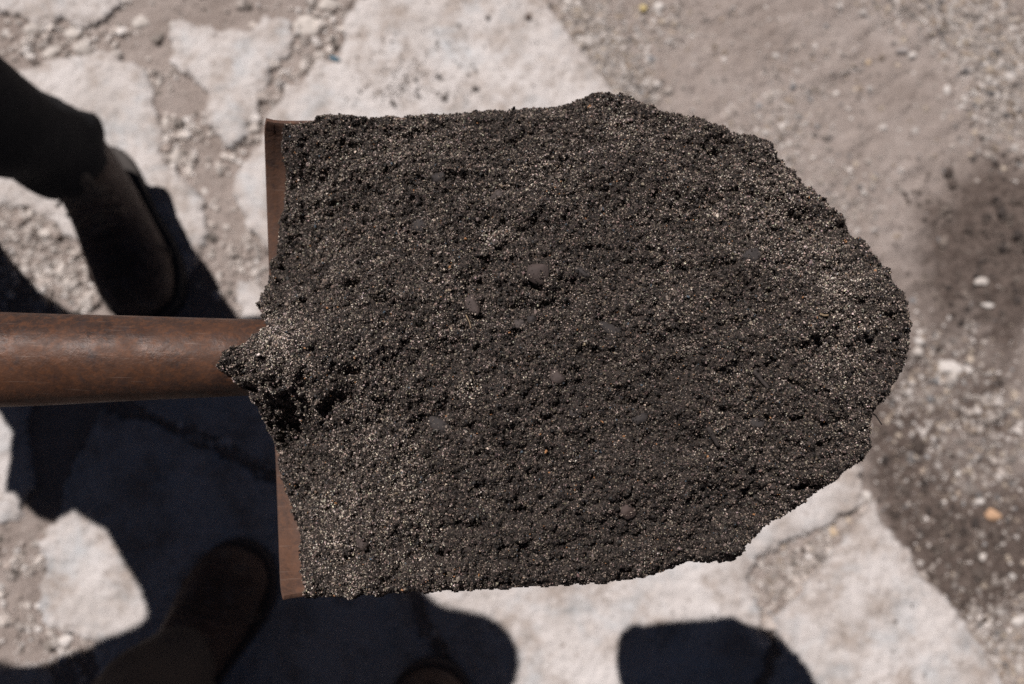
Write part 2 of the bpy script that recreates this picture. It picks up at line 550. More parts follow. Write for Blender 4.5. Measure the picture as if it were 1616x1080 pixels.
# a little grade of dust swept against the slab edges
DAMP = np.where(core, np.clip(gauss_field(GX, GY, dark_spots), 0, 1.2), 0.0)
lf = fbm(GX, GY, 0.12, 3, 44)
DAMP = DAMP + np.where(core & (GX < 0.0), 0.10 * np.clip(lf, 0, 1), 0)
ground = new_obj("ground", grid_mesh("ground", GX, GY, GZ, None, {"damp": DAMP}), M_DIRT)
tag(ground, kind="structure")

def gz_at(x, y):
    return ground_height(np.asarray(x, float), np.asarray(y, float))

def top_at(x, y):
    """height of whatever is on top (slab or earth) near a spot"""
    x = np.asarray(x, float); y = np.asarray(y, float)
    z = gz_at(x, y)
    for (lab, t, _), poly in zip(SLABS, slab_polys):
        d = sdf(x, y, poly)
        z = np.where(d > 0.0, np.maximum(z, t), z)
    return z

# ------------------------------------------------------------------ gravel (stuff)
def field_points(n, zones, reject=None):
    w = np.array([z[5] for z in zones], float); w /= w.sum()
    pick = rng.choice(len(zones), n, p=w)
    Z = np.array([z[:5] for z in zones], float)[pick]
    g = rng.normal(0, 1, (n, 2))
    c, s = np.cos(np.radians(Z[:, 4])), np.sin(np.radians(Z[:, 4]))
    u = Z[:, 0] + g[:, 0] * Z[:, 2] * c - g[:, 1] * Z[:, 3] * s
    v = Z[:, 1] + g[:, 0] * Z[:, 2] * s + g[:, 1] * Z[:, 3] * c
    return px(u, v)

PAL_GRAVEL = np.array([(0.50,0.46,0.43),(0.36,0.32,0.29),(0.24,0.21,0.19),(0.52,0.485,0.455),(0.14,0.13,0.125),(0.30,0.245,0.20),(0.39,0.33,0.27),(0.25,0.245,0.245)])
def pal(n, palette, probs, var=0.25):
    p = np.array(probs, float); p /= p.sum()
    return palette[rng.choice(len(palette), n, p=p)] * rng.uniform(1 - var, 1 + var, (n, 1))

zones = [  # u, v, spread along, spread across, turn, weight
 (935,70,70,26,52,8),(900,10,50,25,52,6),(990,130,40,22,50,3),(1030,40,60,40,0,2.0),(920,90,50,14,52,4),
 (1560,50,70,40,40,8),(1590,150,45,40,60,6),(1440,20,70,20,15,1.5),
 (1215,200,40,55,70,1.6),(1260,260,60,40,50,1.0),(1300,110,60,40,20,0.5),
 (1450,570,60,40,20,1.4),(1520,620,80,50,10,1.8),(1480,700,80,60,30,1.0),(1590,720,50,70,80,1.6),(1600,1000,40,70,70,3.0),(1560,1040,40,30,50,2),
 (1350,330,30,50,60,0.8),(1300,880,30,25,0,1.0),(1230,930,25,40,60,1.2),
 (1450,200,160,120,0,0.9),(1500,800,110,120,0,1.3),(1200,60,160,60,0,0.7)]
n = 20000
gxp, gyp = field_points(n, zones)
ds = np.full(n, -1e9)
for poly in slab_polys: ds = np.maximum(ds, sdf(gxp, gyp, poly))
ok = (ds < 0.002) & (gxp < 1.3)
gxp, gyp = gxp[ok], gyp[ok]; n = len(gxp)
sz = np.clip(rng.lognormal(math.log(0.0021), 0.55, n), 0.0008, 0.0075)
cols = pal(n, PAL_GRAVEL, [3.2, 5, 3.2, 0.8, 0.8, 1.8, 1.4, 0.5])
gravel = scatter("gravel", np.stack([gxp, gyp, gz_at(gxp, gyp) - sz * 0.1], 1), sz, cols, NG_STONE, flat=0.75)
tag(gravel, "loose grey and tan gravel strewn over the earth right of the slabs", "gravel", kind="stuff")

zones = [ # crumbled concrete in the seams on the left
 (80,400,60,45,20,4),(60,450,60,30,0,3),(150,440,30,40,0,1.5),(25,360,40,20,0,1.5),(270,215,12,40,80,1.6),(285,250,18,14,0,1.2),(255,130,14,30,80,0.8),
 (420,150,40,14,120,1.2),(400,210,40,12,125,1.0),(500,90,45,16,120,1.5),(520,30,40,22,0,1.2),(390,410,25,40,80,1.2),(350,360,40,50,60,0.8),(400,470,22,25,0,1.5),
 (90,60,60,14,0,1.6),(60,90,60,18,0,1.0),(200,40,60,40,0,0.8),(380,15,100,20,0,0.6),(30,880,20,70,90,1.6),(20,980,20,50,90,1.2),(110,1030,40,20,0,1.2),(690,1000,14,60,70,0.6),
 (1310,860,30,16,130,1.3),(1250,930,30,14,120,1.2),(1240,900,40,40,0,1.0),(300,680,90,10,20,0.8),(420,740,40,10,30,0.6)]
n = 4200
gxp, gyp = field_points(n, zones)
ds = np.full(n, -1e9)
for poly in slab_polys: ds = np.maximum(ds, sdf(gxp, gyp, poly))
ok = (ds < 0.006)
gxp, gyp = gxp[ok], gyp[ok]; n = len(gxp)
sz = np.clip(rng.lognormal(math.log(0.0026), 0.6, n), 0.0010, 0.011)
cols = pal(n, np.array([(0.56,0.51,0.47),(0.44,0.39,0.355),(0.33,0.28,0.25),(0.63,0.59,0.56),(0.20,0.175,0.155)]), [4, 4, 2, 2, 0.8])
rubble = scatter("rubble", np.stack([gxp, gyp, gz_at(gxp, gyp) + sz * 0.25 + 0.002], 1), sz, cols, NG_STONE, flat=0.8)
tag(rubble, "crumbled pale concrete chips lying in the seams between the slabs", "rubble", kind="stuff")

# soil crumbs fallen on the slab behind the shovel and around
zones = [(640,130,26,24,0,5),(690,150,40,16,0,3),(660,90,60,45,0,1.6),(800,100,70,50,0,0.9),(500,60,60,40,0,0.7),(740,20,70,20,0,0.5),(870,60,30,40,0,0.5),
         (620,160,50,8,0,2),(1290,990,60,50,0,0.5),(1050,950,80,20,0,0.25),(1500,900,80,60,0,1.5),(1560,350,60,60,0,2.0),(330,180,80,70,0,0.35)]
n = 900
cxp, cyp = field_points(n, zones)
sz = np.clip(rng.lognormal(math.log(0.0010), 0.55, n), 0.0005, 0.0042)
cols = pal(n, np.array([(0.05,0.04,0.034),(0.09,0.072,0.06),(0.14,0.115,0.095),(0.03,0.026,0.024)]), [3, 3, 2, 2])
crumbs = scatter("soil_crumbs", np.stack([cxp, cyp, top_at(cxp, cyp) + sz * 0.4], 1), sz, cols, NG_GRAIN)
tag(crumbs, "dark soil crumbs fallen on the pale slab behind the shovel", "soil crumbs", kind="stuff")

# damp clods of spilled soil on the dark earth at the right
zones = [(1600,350,40,60,0,3),(1560,420,50,50,0,2),(1500,470,60,50,0,1.2),(1480,330,40,30,0,0.7),(1450,660,70,60,0,1.2),(1500,870,70,60,0,2.5),(1570,900,50,50,0,2),(1430,790,50,40,50,1.5)]
n = 1300
cxp, cyp = field_points(n, zones)
ds = np.full(n, -1e9)
for poly in slab_polys: ds = np.maximum(ds, sdf(cxp, cyp, poly))
cxp, cyp = cxp[ds < -0.004], cyp[ds < -0.004]; n = len(cxp)
sz = np.clip(rng.lognormal(math.log(0.0024), 0.6, n), 0.0009, 0.010)
cols = pal(n, np.array([(0.075,0.058,0.049),(0.11,0.088,0.075),(0.17,0.14,0.12),(0.055,0.044,0.039)]), [3, 3, 2, 1.5])
clods = scatter("soil_clods", np.stack([cxp, cyp, gz_at(cxp, cyp) + sz * 0.1], 1), sz, cols, NG_STONE, flat=0.7)
tag(clods, "dark damp clods of soil spilled on the earth at the right", "soil clods", kind="stuff")

# ------------------------------------------------------------------ single stones one can point at
def stone_mesh(name, r, squash=(1, 1, 0.7), rough=0.28, seed=0, sub=3, ridged=False):
    import bmesh
    bm = bmesh.new()
    bmesh.ops.create_icosphere(bm, subdivisions=sub, radius=1.0)
    rr = random.Random(seed)
    planes = []
    for _ in range(9 if ridged else 4):
        v = Vector((rr.gauss(0, 1), rr.gauss(0, 1), rr.gauss(0, 1))).normalized()
        planes.append((v, rr.uniform(0.62, 0.9)))
    ph = [rr.uniform(0, 6.28) for _ in range(6)]
    for v in bm.verts:
        p = v.co.copy()
        k = 1 + rough * (0.35 * math.sin(2.1 * p.x + ph[0]) + 0.3 * math.sin(2.7 * p.y + ph[1]) + 0.3 * math.sin(2.3 * p.z + ph[2]) + 0.12 * math.sin(6 * p.x + 5 * p.y + ph[3]))
        p = p * k
        for n_, dd in planes:
            e = p.dot(n_) - dd
            if e > 0: p -= n_ * e * 0.85
        v.co = Vector((p.x * squash[0], p.y * squash[1], p.z * squash[2])) * r
    for f in bm.faces: f.smooth = True
    me = bpy.data.meshes.new(name); bm.to_mesh(me); bm.free()
    return me

def stone_mat(key, color, cache={}):
    if key not in cache:
        cache[key] = mat_plain("stone_" + key, color, 0.85, 0.28, 120, 0.3, 0.0015)
    return cache[key]

STONE_COL = {"white": (0.52, 0.485, 0.455), "pale": (0.47, 0.43, 0.395), "grey": (0.33, 0.30, 0.285), "tan": (0.46, 0.36, 0.25), "orange": (0.42, 0.27, 0.17),
             "yellow": (0.46, 0.37, 0.18), "dark": (0.07, 0.06, 0.055), "brown": (0.12, 0.09, 0.075), "teal": (0.07, 0.16, 0.22)}
GROUND_STONES = [  # name, u, v, radius px, colour, squash, label
 ("rubble_stone", 133, 80, 20, "pale", (1.0,0.8,0.6), "angular pale lump of broken concrete above the boot, right one of the row"),
 ("rubble_stone", 84, 84, 17, "pale", (1.1,0.8,0.6), "pale lump of broken concrete above the boot, middle one of the row"),
 ("rubble_stone", 56, 50, 17, "pale", (1.3,0.8,0.6), "pale lump of rubble just under the slab in the top left corner"),
 ("rubble_stone", 115, 55, 15, "pale", (1.2,0.9,0.6), "small pale block of rubble beside the dark gap in the top left corner slab"),
 ("rubble_stone", 12, 54, 9, "white", (1,1,0.7), "small white stone at the left edge of the picture near the top"),
 ("rubble_stone", 224, 35, 14, "pale", (1.2,1,0.5), "lone pale stone in the dusty earth at the top left"),
 ("rubble_stone", 276, 42, 9, "white", (1,1,0.8), "round white stone on the upper left tip of the broken slab"),
 ("rubble_stone", 482, 44, 23, "pale", (1.1,0.9,0.5), "pale stone in the seam between the two upper slabs"),
 ("rubble_stone", 519, 8, 17, "pale", (1.2,0.8,0.5), "pale stone cut by the top edge, in the seam left of the large slab"),
 ("rubble_stone", 262, 222, 10, "white", (0.9,1.1,0.7), "white chip in the seam right of the worn slab, upper of three"),
 ("rubble_stone", 278, 246, 13, "pale", (1.1,1,0.7), "pale chip in the seam right of the worn slab, lowest of three"),
 ("rubble_stone", 262, 195, 9, "pale", (1,1.2,0.7), "small pale chip in the seam right of the worn slab, topmost of three"),
 ("rubble_stone", 324, 303, 6, "white", (1,1,0.8), "tiny bright white stone left of the shovel blade's upper corner"),
 ("pebble", 1225, 87, 7, "white", (1,0.9,0.7), "white pebble on the earth above the soil heap's right shoulder"),
 ("pebble", 1372, 97, 6, "tan", (1,0.9,0.7), "small tan pebble on the dusty earth at the upper right"),
 ("pebble", 1441, 87, 9, "white", (1,0.9,0.8), "white pebble beside a dark hollow in the earth at the upper right"),
 ("pebble", 1425, 80, 10, "grey", (1.3,0.9,0.7), "grey pebble in the hollow next to the white pebble at the upper right"),
 ("pebble", 1494, 142, 9, "white", (0.9,1.2,0.7), "oval pale pebble standing alone on the smooth earth at the upper right"),
 ("pebble", 1590, 123, 9, "white", (1.2,0.9,0.7), "white pebble at the right edge beneath the upper right gravel"),
 ("pebble", 1540, 248, 7, "dark", (1,1.2,0.7), "small dark crumb on the smooth earth above the dark soil"),
 ("pebble", 1015, 14, 9, "yellow", (1,1,0.8), "yellow pebble in the gravel at the top edge"),
 ("pebble", 1038, 12, 11, "white", (1.1,1,0.7), "white pebble beside the yellow one at the top edge"),
 ("pebble", 1565, 812, 13, "orange", (1.1,0.9,0.6), "orange pebble on the dark earth at the right"),
 ("pebble", 1372, 782, 10, "white", (1,1,0.7), "white pebble at the tip of the lower right slab"),
 ("pebble", 1503, 580, 20, "white", (1.4,0.7,0.5), "long white stone right of the shovel tip on the earth"),
 ("pebble", 1505, 596, 13, "pale", (0.7,1.4,0.6), "upright pale stone just below the long white stone"),
 ("pebble", 1448, 540, 9, "white", (1,1,0.7), "round white pebble right beside the shovel's soil tip, upper of two"),
 ("pebble", 1448, 556, 10, "pale", (1.1,0.9,0.7), "pale pebble right beside the shovel's soil tip, lower of two"),
 ("pebble", 1560, 482, 9, "white", (1.4,0.8,0.6), "flat white pebble below the dark soil at the right"),
 ("pebble", 1548, 446, 12, "pale", (1.4,0.7,0.5), "slanted pale stone lying at the lower rim of the dark soil"),
 ("pebble", 1551, 880, 7, "pale", (1,1,0.7), "small pale pebble in the middle of the dark earth, lower right"),
 ("pebble", 1545, 792, 8, "white", (1.2,0.8,0.7), "white pebble left of the orange one on the dark earth"),
 ("pebble", 1607, 982, 9, "white", (1.2,0.9,0.7), "white pebble at the right edge below the dark earth"),
 ("pebble", 1316, 840, 11, "tan", (1.1,1,0.7), "tan stone in the crack between the two lower slabs"),
 ("pebble", 1286, 862, 8, "white", (1.2,0.9,0.7), "white chip in the crack, left of the tan stone"),
 ("pebble", 1245, 898, 9, "white", (1.5,0.7,0.6), "white flake on the dusty patch left of the lower right slab"),
 ("pebble", 533, 102, 7, "teal", (1.6,0.7,0.6), "blue scrap lying on the left rim of the large slab"),
 ("soil_crumb", 751, 150, 6.5, "dark", (1.2,0.9,0.7), "largest dark soil crumb on the slab just behind the shovel's upper rim"),
 ("soil_crumb", 703, 165, 7, "dark", (1,0.9,0.7), "dark soil crumb touching the upper rim of the shovel in the picture"),
 ("soil_crumb", 771, 38, 4.5, "dark", (1,1,0.7), "dark soil crumb high on the right half of the large slab"),
 ("soil_crumb", 833, 37, 6, "brown", (1.1,1,0.7), "brown soil crumb near the straight edge of the large slab"),
 ("soil_crumb", 494, 18, 7, "dark", (1.1,0.9,0.7), "dark crumb in the seam near the top edge"),
 ("soil_crumb", 576, -2, 8, "dark", (1.2,0.9,0.7), "dark crumb cut by the top edge, above the large slab"),
]
for k, (nm, u, v, r, ck, sq, lab) in enumerate(GROUND_STONES):
    x, y = px(u, v); x, y = float(x), float(y)
    R = r / (1080.0 if nm == 'pebble' else 960.0)
    o = new_obj(nm, stone_mesh(nm, R, sq, 0.35, 100 + k, 3, True), stone_mat(ck, STONE_COL[ck]))
    o.location = (x, y, float(top_at(np.array([x]), np.array([y]))[0]) + R * sq[2] * 0.15)
    o.rotation_euler = (random.uniform(-.2, .2), random.uniform(-.2, .2), random.uniform(-.3, .3))
    tag(o, lab, "stone" if nm != "soil_crumb" else "soil crumb",
        {"rubble_stone": "rubble stones between the slabs", "pebble": "pebbles on the earth", "soil_crumb": "soil crumbs on the slab"}[nm])

# ------------------------------------------------------------------ the shovel
RIM = H - 0.345          # height of the blade's rim
def bx_(u, v, dz=0.0): return P(u, v, RIM + dz)

M_BLADE = mat_rust("rusty_blade_steel", (0.052, 0.033, 0.027), (0.092, 0.054, 0.040), (0.135, 0.068, 0.042), 0.62)
M_SOCKET = mat_rust("rusty_socket_steel", (0.024, 0.0155, 0.0135), (0.052, 0.029, 0.021), (0.115, 0.048, 0.023), 0.48)
M_WOOD = mat_plain("worn_ash_wood", (0.30, 0.19, 0.11), 0.6, 0.3, 30)

top_pts = np.array([(420,194),(470,193),(560,192),(750,182),(900,176),(1000,190),(1120,225),(1230,300),(1320,385),(1372,460),(1395,505)], float)
bot_pts = np.array([(447,942),(482,938),(530,922),(600,914),(750,904),(900,890),(1020,870),(1140,840),(1240,762),(1320,660),(1372,570),(1395,505)], float)
NS, NT = 90, 61
S = np.linspace(0, 1, NS); T = np.linspace(-1, 1, NT)
cum = lambda p: np.concatenate([[0], np.cumsum(np.hypot(*np.diff(p, axis=0).T))])
ct, cb = cum(top_pts), cum(bot_pts); ct /= ct[-1]; cb /= cb[-1]
tu, tv = np.interp(S, ct, top_pts[:, 0]), np.interp(S, ct, top_pts[:, 1])
bu, bv = np.interp(S, cb, bot_pts[:, 0]), np.interp(S, cb, bot_pts[:, 1])
SS, TT = np.meshgrid(S, T, indexing='ij')
UU = tu[:, None] * (1 - TT) / 2 + bu[:, None] * (1 + TT) / 2
VV = tv[:, None] * (1 - TT) / 2 + bv[:, None] * (1 + TT) / 2
UU = UU + 4 * np.abs(TT) ** 40 * np.exp(-SS / 0.012)          # rounded back corners
BX, BY = px(UU, VV, RIM)
dish = 0.042 * (1 - np.abs(TT) ** 2.7) * (1 - 0.8 * SS ** 2)
BZ = RIM - dish
BX, BY = px(UU, VV, BZ)
BZ += 0.0035 * np.exp(-SS / 0.012)                       # the trodden back edge turns up a little
# frog: the socket runs out into the blade as a ridge
AX0 = Vector(P(420, 563, RIM + 0.002)); AX1 = Vector(P(-60, 568, RIM + 0.004))
ridge_c = px(430, 560, RIM)[1]
BZ = BZ + 0.022 * np.exp(-((BY - ridge_c) / 0.020) ** 2) * np.clip(1 - SS / 0.55, 0, 1)

shovel = new_obj("shovel", None)
shovel.location = P(433, 565, RIM - 0.02)
SHOVEL_INV = Matrix.Translation(-Vector(shovel.location))
tag(shovel, "rusty round point shovel held out level, its blade loaded with dark soil", "shovel")
def shovel_part(name, me, mat):
    me.transform(SHOVEL_INV)
    return new_obj(name, me, mat, shovel)
blade = shovel_part("blade", grid_mesh("blade", BX, BY, BZ), M_BLADE)
sol = blade.modifiers.new("thickness", 'SOLIDIFY'); sol.thickness = 0.0022; sol.offset = 0
bev = blade.modifiers.new("edge", 'BEVEL'); bev.width = 0.0007; bev.segments = 2; bev.limit_method = 'ANGLE'

# socket tube: enters the blade on the left, widens slightly away from it
def socket_frame(s):
    """s: 0 deep in the blade, 1 at the wooden handle"""
    u = 560 - s * 1000
    c = Vector(P(u, 564 + (420 - u) * 0.008, RIM + 0.0035 + 0.012 * max(0, (420 - u) / 480.0)))
    r = 0.0163 + 0.0052 * np.interp(u, [-440, 0, 420, 560], [1.05, 0.72, 0.0, -0.6])
    return c, r
rings = []
for i in range(70):
    s = i / 69.0
    c, r = socket_frame(s)
    ring = []
    for j in range(40):
        th = 2 * math.pi * j / 40
        rr = r * (1 + 0.006 * math.sin(3 * th + 9 * s) + 0.004 * math.sin(22 * s + th))
        ring.append((c.x, c.y + rr * math.cos(th), c.z + rr * math.sin(th) * (1.0 if s > 0.18 else 0.6 + 2.2 * s)))
    rings.append(np.array(ring))
V, F = loft(rings)
socket = shovel_part("socket", py_mesh("socket", V, F), M_SOCKET)
c1, r1 = socket_frame(1.0)
hp = [c1 + Vector((0.06, 0, -0.002)), c1 + Vector((-0.02, 0, 0.0008)), c1 + Vector((-0.30, 0, 0.010)), c1 + Vector((-0.62, 0.0, 0.022)), c1 + Vector((-0.98, 0, 0.034)), c1 + Vector((-1.0, 0, 0.034))]
V, F = tube_path(hp, [0.0185, 0.0185, 0.0185, 0.018, 0.0175, 0.013], 20)
handle = shovel_part("handle", py_mesh("handle", V, F), M_WOOD)
for dx_ in (0.0,):
    V, F = tube_path([c1 + Vector((0.05, 0, r1 * 0.9)), c1 + Vector((0.05, 0, r1 * 1.02)), c1 + Vector((0.05, 0, r1 * 1.10))], [0.005, 0.005, 0.003], 12)
    shovel_part("rivet", py_mesh("rivet", V, F), M_SOCKET)

# ------------------------------------------------------------------ the soil on the blade
SOIL_PX = [(440,195),(500,188),(600,184),(700,176),(800,169),(900,161),(935,151),(965,147),(1000,156),(1040,178),(1090,190),(1150,205),(1190,215),(1220,236),
 (1250,265),(1270,290),(1305,325),(1334,336),(1345,365),(1375,386),(1395,420),(1410,455),(1436,490),(1434,530),(1424,580),(1395,625),(1380,650),(1370,690),
 (1371,716),(1340,740),(1310,765),(1260,800),(1215,825),(1176,858),(1160,884),(1100,888),(1050,900),(1000,914),(900,924),(800,928),(690,932),(600,938),(520,940),
 (478,940),(468,900),(470,850),(463,822),(450,792),(445,745),(441,695),(434,652),(428,626),(396,614),(366,597),(345,578),(360,557),(390,540),(414,514),(425,490),  # lower back edge widened over bare metal, soil in place of socket shade
 (428,440),(431,400),(438,350),(445,300),(444,250),(440,215)]
def rim_h(u, v):
    # the soil's edge lies low in the dish along the back, on the socket by the handle, at the rim elsewhere
    if u < 436 and 505 < v < 618: return 0.019
    if u < 480 and 215 < v < 930:
        t = abs((v - 568) / 374.0)
        return -0.042 * (1 - t ** 2.7) * 0.62 + 0.003
    return 0.001
soil_poly = [P(u, v, RIM + rim_h(u, v))[:2] for u, v in SOIL_PX]
CTRL = [(460,200,3),(500,200,5),(700,185,2),(900,170,4),(970,160,8),(1150,215,6),(1300,330,5),(1400,450,4),(1430,530,3),(1380,680,3),(1250,790,4),(1100,870,3),(900,915,2),(700,925,4),(500,930,3),(600,932,4),
 (464,850,-12),(462,800,-18),(460,720,-17),(455,660,-10),(432,575,25),(375,577,25),(470,592,22),(440,612,14),(405,560,25),(468,640,7),(440,480,-2),(440,430,-14),(460,350,-19),(460,270,-12),(456,225,-4),
 (540,570,24),(550,420,4),(550,300,1),(560,750,-1),(560,860,-3),(700,540,22),(900,540,26),(1100,520,25),(1250,500,18),(800,350,17),(1000,330,18),(1000,720,19),(800,750,14),(1150,680,18),
 (800,850,6),(1000,850,8),(700,250,9),(900,230,11),(1100,280,13),(650,400,14),(650,680,13),(1280,640,14),(680,860,3)]
step = 0.0005
sp = np.array(soil_poly)
SX, SY = np.meshgrid(np.arange(sp[:, 0].min() - 0.004, sp[:, 0].max() + 0.004, step), np.arange(sp[:, 1].min() - 0.004, sp[:, 1].max() + 0.004, step))
cxy = np.array([P(u, v, RIM + 0.006)[:2] for u, v, _ in CTRL]); cz = np.array([c[2] for c in CTRL]) * 0.001
def tps(r2): return np.where(r2 > 0, r2 * np.log(r2 + 1e-12), 0)
K = tps(((cxy[:, None] - cxy[None]) ** 2).sum(-1)) + np.eye(len(cxy)) * 2e-4
A = np.zeros((len(cxy) + 3, len(cxy) + 3)); A[:len(cxy), :len(cxy)] = K
Pm = np.c_[np.ones(len(cxy)), cxy]; A[:len(cxy), len(cxy):] = Pm; A[len(cxy):, :len(cxy)] = Pm.T
wts = np.linalg.solve(A, np.r_[cz, 0, 0, 0])
base = wts[-3] + wts[-2] * SX + wts[-1] * SY
for w_, (a_, b_) in zip(wts, cxy):
    base = base + w_ * tps((SX - a_) ** 2 + (SY - b_) ** 2)

d0 = sdf(SX, SY, soil_poly)
d = d0 + 0.0010 * fbm(SX, SY, 0.010, 3, 81) + 0.0007 * fbm(SX, SY, 0.003, 2, 85)
Z = base + 0.0038 * fbm(SX, SY, 0.045, 3, 90) + 0.0023 * fbm(SX, SY, 0.014, 3, 95)
# slumped ledges running across the heap
xa = SX * 0.94 - SY * 0.34; ya = SX * 0.34 + SY * 0.94
ledge = fbm(xa * 0.75, ya, 0.020, 4, 99)
Z += 0.0020 * np.tanh(3.5 * ledge)
def soil_xy(u, v): return P(u, v, RIM + 0.018)[:2]
PITS = [(640,395,9,5,.004),(575,365,6,7,.004),(745,480,7,4,.003),(770,340,8,4,.003),(1125,445,17,8,.006),(1105,685,9,14,.006),(830,812,20,10,.006),(740,835,22,8,.006),(690,885,25,10,.006),
        (1035,430,10,5,.003),(960,400,8,5,.003),(1190,620,9,7,.003),(875,640,9,5,.003),(600,520,9,5,.003),(560,590,18,6,.005),(1010,850,20,7,.005),(640,505,8,6,.004),(1235,355,16,5,.005),
        (1130,230,16,5,.004),(1060,175,14,5,.003),(560,230,10,5,.003),(930,395,9,4,.003),(1290,770,26,6,.005),(900,790,14,6,.004),(690,450,8,5,.003),(480,600,14,8,.004)]
for u, v, ru, rv, dep in PITS:
    cx, cy = soil_xy(u, v); k = 0.33 / FPX
    Z -= 0.95 * dep * np.exp(-(((SX - cx) / (ru * k)) ** 2 + ((SY - cy) / (rv * k)) ** 2))
# crumbs of every size: spheres settled into the surface
def splat(count, rlo, rhi, power, embed):
    global Z
    ny, nx = SX.shape
    t = rng.random(count)
    R = (rlo ** (1 - power) + t * (rhi ** (1 - power) - rlo ** (1 - power))) ** (1 / (1 - power))
    X0, Y0 = SX[0, 0], SY[0, 0]
    I = rng.integers(3, ny - 3, count); J = rng.integers(3, nx - 3, count)
    for r, i, j in zip(R, I, J):
        if d[i, j] < -0.0005: continue
        m = int(r / step) + 1
        i0, i1, j0, j1 = max(0, i - m), min(ny, i + m + 1), max(0, j - m), min(nx, j + m + 1)
        q = r * r - (SX[i0:i1, j0:j1] - SX[i, j]) ** 2 - (SY[i0:i1, j0:j1] - SY[i, j]) ** 2
        c = Z[i, j] + r * rng.uniform(*embed)
        Z[i0:i1, j0:j1] = np.where(q > 0, np.maximum(Z[i0:i1, j0:j1], c + np.sqrt(np.maximum(q, 0)) * 0.9), Z[i0:i1, j0:j1])
splat(220, 0.0026, 0.0050, 2.2, (-0.85, -0.55))
splat(6500, 0.0008, 0.0024, 2.4, (-0.8, -0.1))
Z += 0.0017 * np.maximum(fbm(SX, SY, 0.0040, 4, 120, 0.65), -0.55)
Z += rng.normal(0, 0.00012, Z.shape)
# floor of the heap: blade or socket below, and the steep flank at the rim
vb = (SY - px(800, 190, RIM)[1]) / (px(800, 930, RIM)[1] - px(800, 190, RIM)[1]) * 2 - 1
floor = -0.042 * (1 - np.clip(np.abs(vb), 0, 1) ** 2.7) * np.where(SX < px(1250, 500, RIM)[0], 1, 0.4) + 0.0005
Z = np.maximum(Z, floor + 0.0015)
tc, tr = socket_frame(0.15)
on_tube = tr ** 2 - (SY - tc.y) ** 2
grit = 0.0022 + 0.0012 * fbm(SX, SY, 0.005, 3, 133)
Z = np.where((on_tube > 0) & (SX < px(520, 560, RIM)[0]), np.maximum(Z, 0.0045 + np.sqrt(np.maximum(on_tube, 0)) + grit), Z)
flank = np.clip(d, 0, None)
Z = Z - 0.0045 * np.exp(-flank / 0.0020)
Z = np.where(d < 0, Z - 0.006 * smooth01(-d / 0.0012), Z)
ZS = Z + RIM
soil = new_obj("soil", grid_mesh("soil", SX, SY, ZS, d > -0.0012), M_SOIL)
tag(soil, "dark crumbly damp soil heaped over the shovel blade", "soil", kind="stuff")

# sand grains over the whole heap
ny, nx = SX.shape
ii, jj = np.nonzero(d > -0.0009)
ng = 420000
pick = rng.integers(0, len(ii), ng)
pi_, pj_ = ii[pick], jj[pick]
gx_ = SX[pi_, pj_] + rng.uniform(-.5, .5, ng) * step
gy_ = SY[pi_, pj_] + rng.uniform(-.5, .5, ng) * step
coarse = rng.random(ng) < 0.09
gs = np.where(coarse, np.clip(rng.lognormal(math.log(0.00042), 0.30, ng), 0.0003, 0.0010), np.clip(rng.lognormal(math.log(0.00022), 0.28, ng), 0.00013, 0.00045))
gz_ = ZS[pi_, pj_] + gs * rng.uniform(-0.3, 0.7, ng)
TAN = [(950,560,190,-.15),(1000,780,150,-.20),(760,860,110,-.20),(480,300,50,.25),(600,215,80,.25),(1000,200,60,.2),(1250,350,90,.35),(1350,500,70,.35),(600,850,110,.22),(520,700,60,.2),(430,560,60,.4),(560,480,70,.15),(500,860,60,.2),(490,900,50,.2),(520,800,50,.15),(740,622,16,.8),(775,375,20,.9),(1310,395,34,.7),(1325,445,26,.7),(1130,335,12,.7),(440,560,50,.4),(1230,300,60,.3),(1150,250,60,.25),(430,520,30,.4),(1330,560,60,.25),(620,740,70,.25),(650,220,80,.2),(860,260,60,.2),(700,520,30,.2)]  # patches of paler and darker grains over the heap
paleness = np.zeros(ng)
for u, v, r, s in TAN:
    cx, cy = soil_xy(u, v); rr = r * 0.33 / FPX
    paleness += s * np.exp(-((gx_ - cx) ** 2 + (gy_ - cy) ** 2) / rr ** 2)
paleness += 0.22 * fbm(gx_, gy_, 0.03, 3, 140) + 0.30 * fbm(gx_, gy_, 0.006, 2, 150)
PALS = np.array([(0.010,0.0080,0.0072),(0.022,0.0172,0.0150),(0.057,0.0440,0.0370),(0.155,0.122,0.101),(0.29,0.236,0.195),(0.54,0.465,0.40)])
tt = rng.random(ng) + 0.30 * np.clip(paleness, -0.6, 1.0)
tt = tt - np.where(coarse, 0.16, 0.0)
ci = np.digitize(tt, [0.33, 0.54, 0.70, 0.86, 0.968])
gc = PALS[ci] * rng.uniform(0.75, 1.3, (ng, 1)) * (1 + rng.normal(0, 0.05, (ng, 3)))
odd = rng.random(ng); 
gc[odd < 0.0025] = (0.30, 0.15, 0.07)
gc[(odd > 0.0025) & (odd < 0.006)] = (0.06, 0.08, 0.10)
grains = scatter("sand_grains", np.stack([gx_, gy_, gz_], 1), gs, np.clip(gc, 0.004, 0.8), NG_GRAIN, soil)
tag(grains, kind="stuff")

def soil_z(x, y):
    i = int(np.clip((y - SY[0, 0]) / step, 0, ny - 1)); j = int(np.clip((x - SX[0, 0]) / step, 0, nx - 1))
    i0, i1, j0, j1 = max(0, i - 4), i + 5, max(0, j - 4), j + 5
    return float(np.median(ZS[i0:i1, j0:j1]))

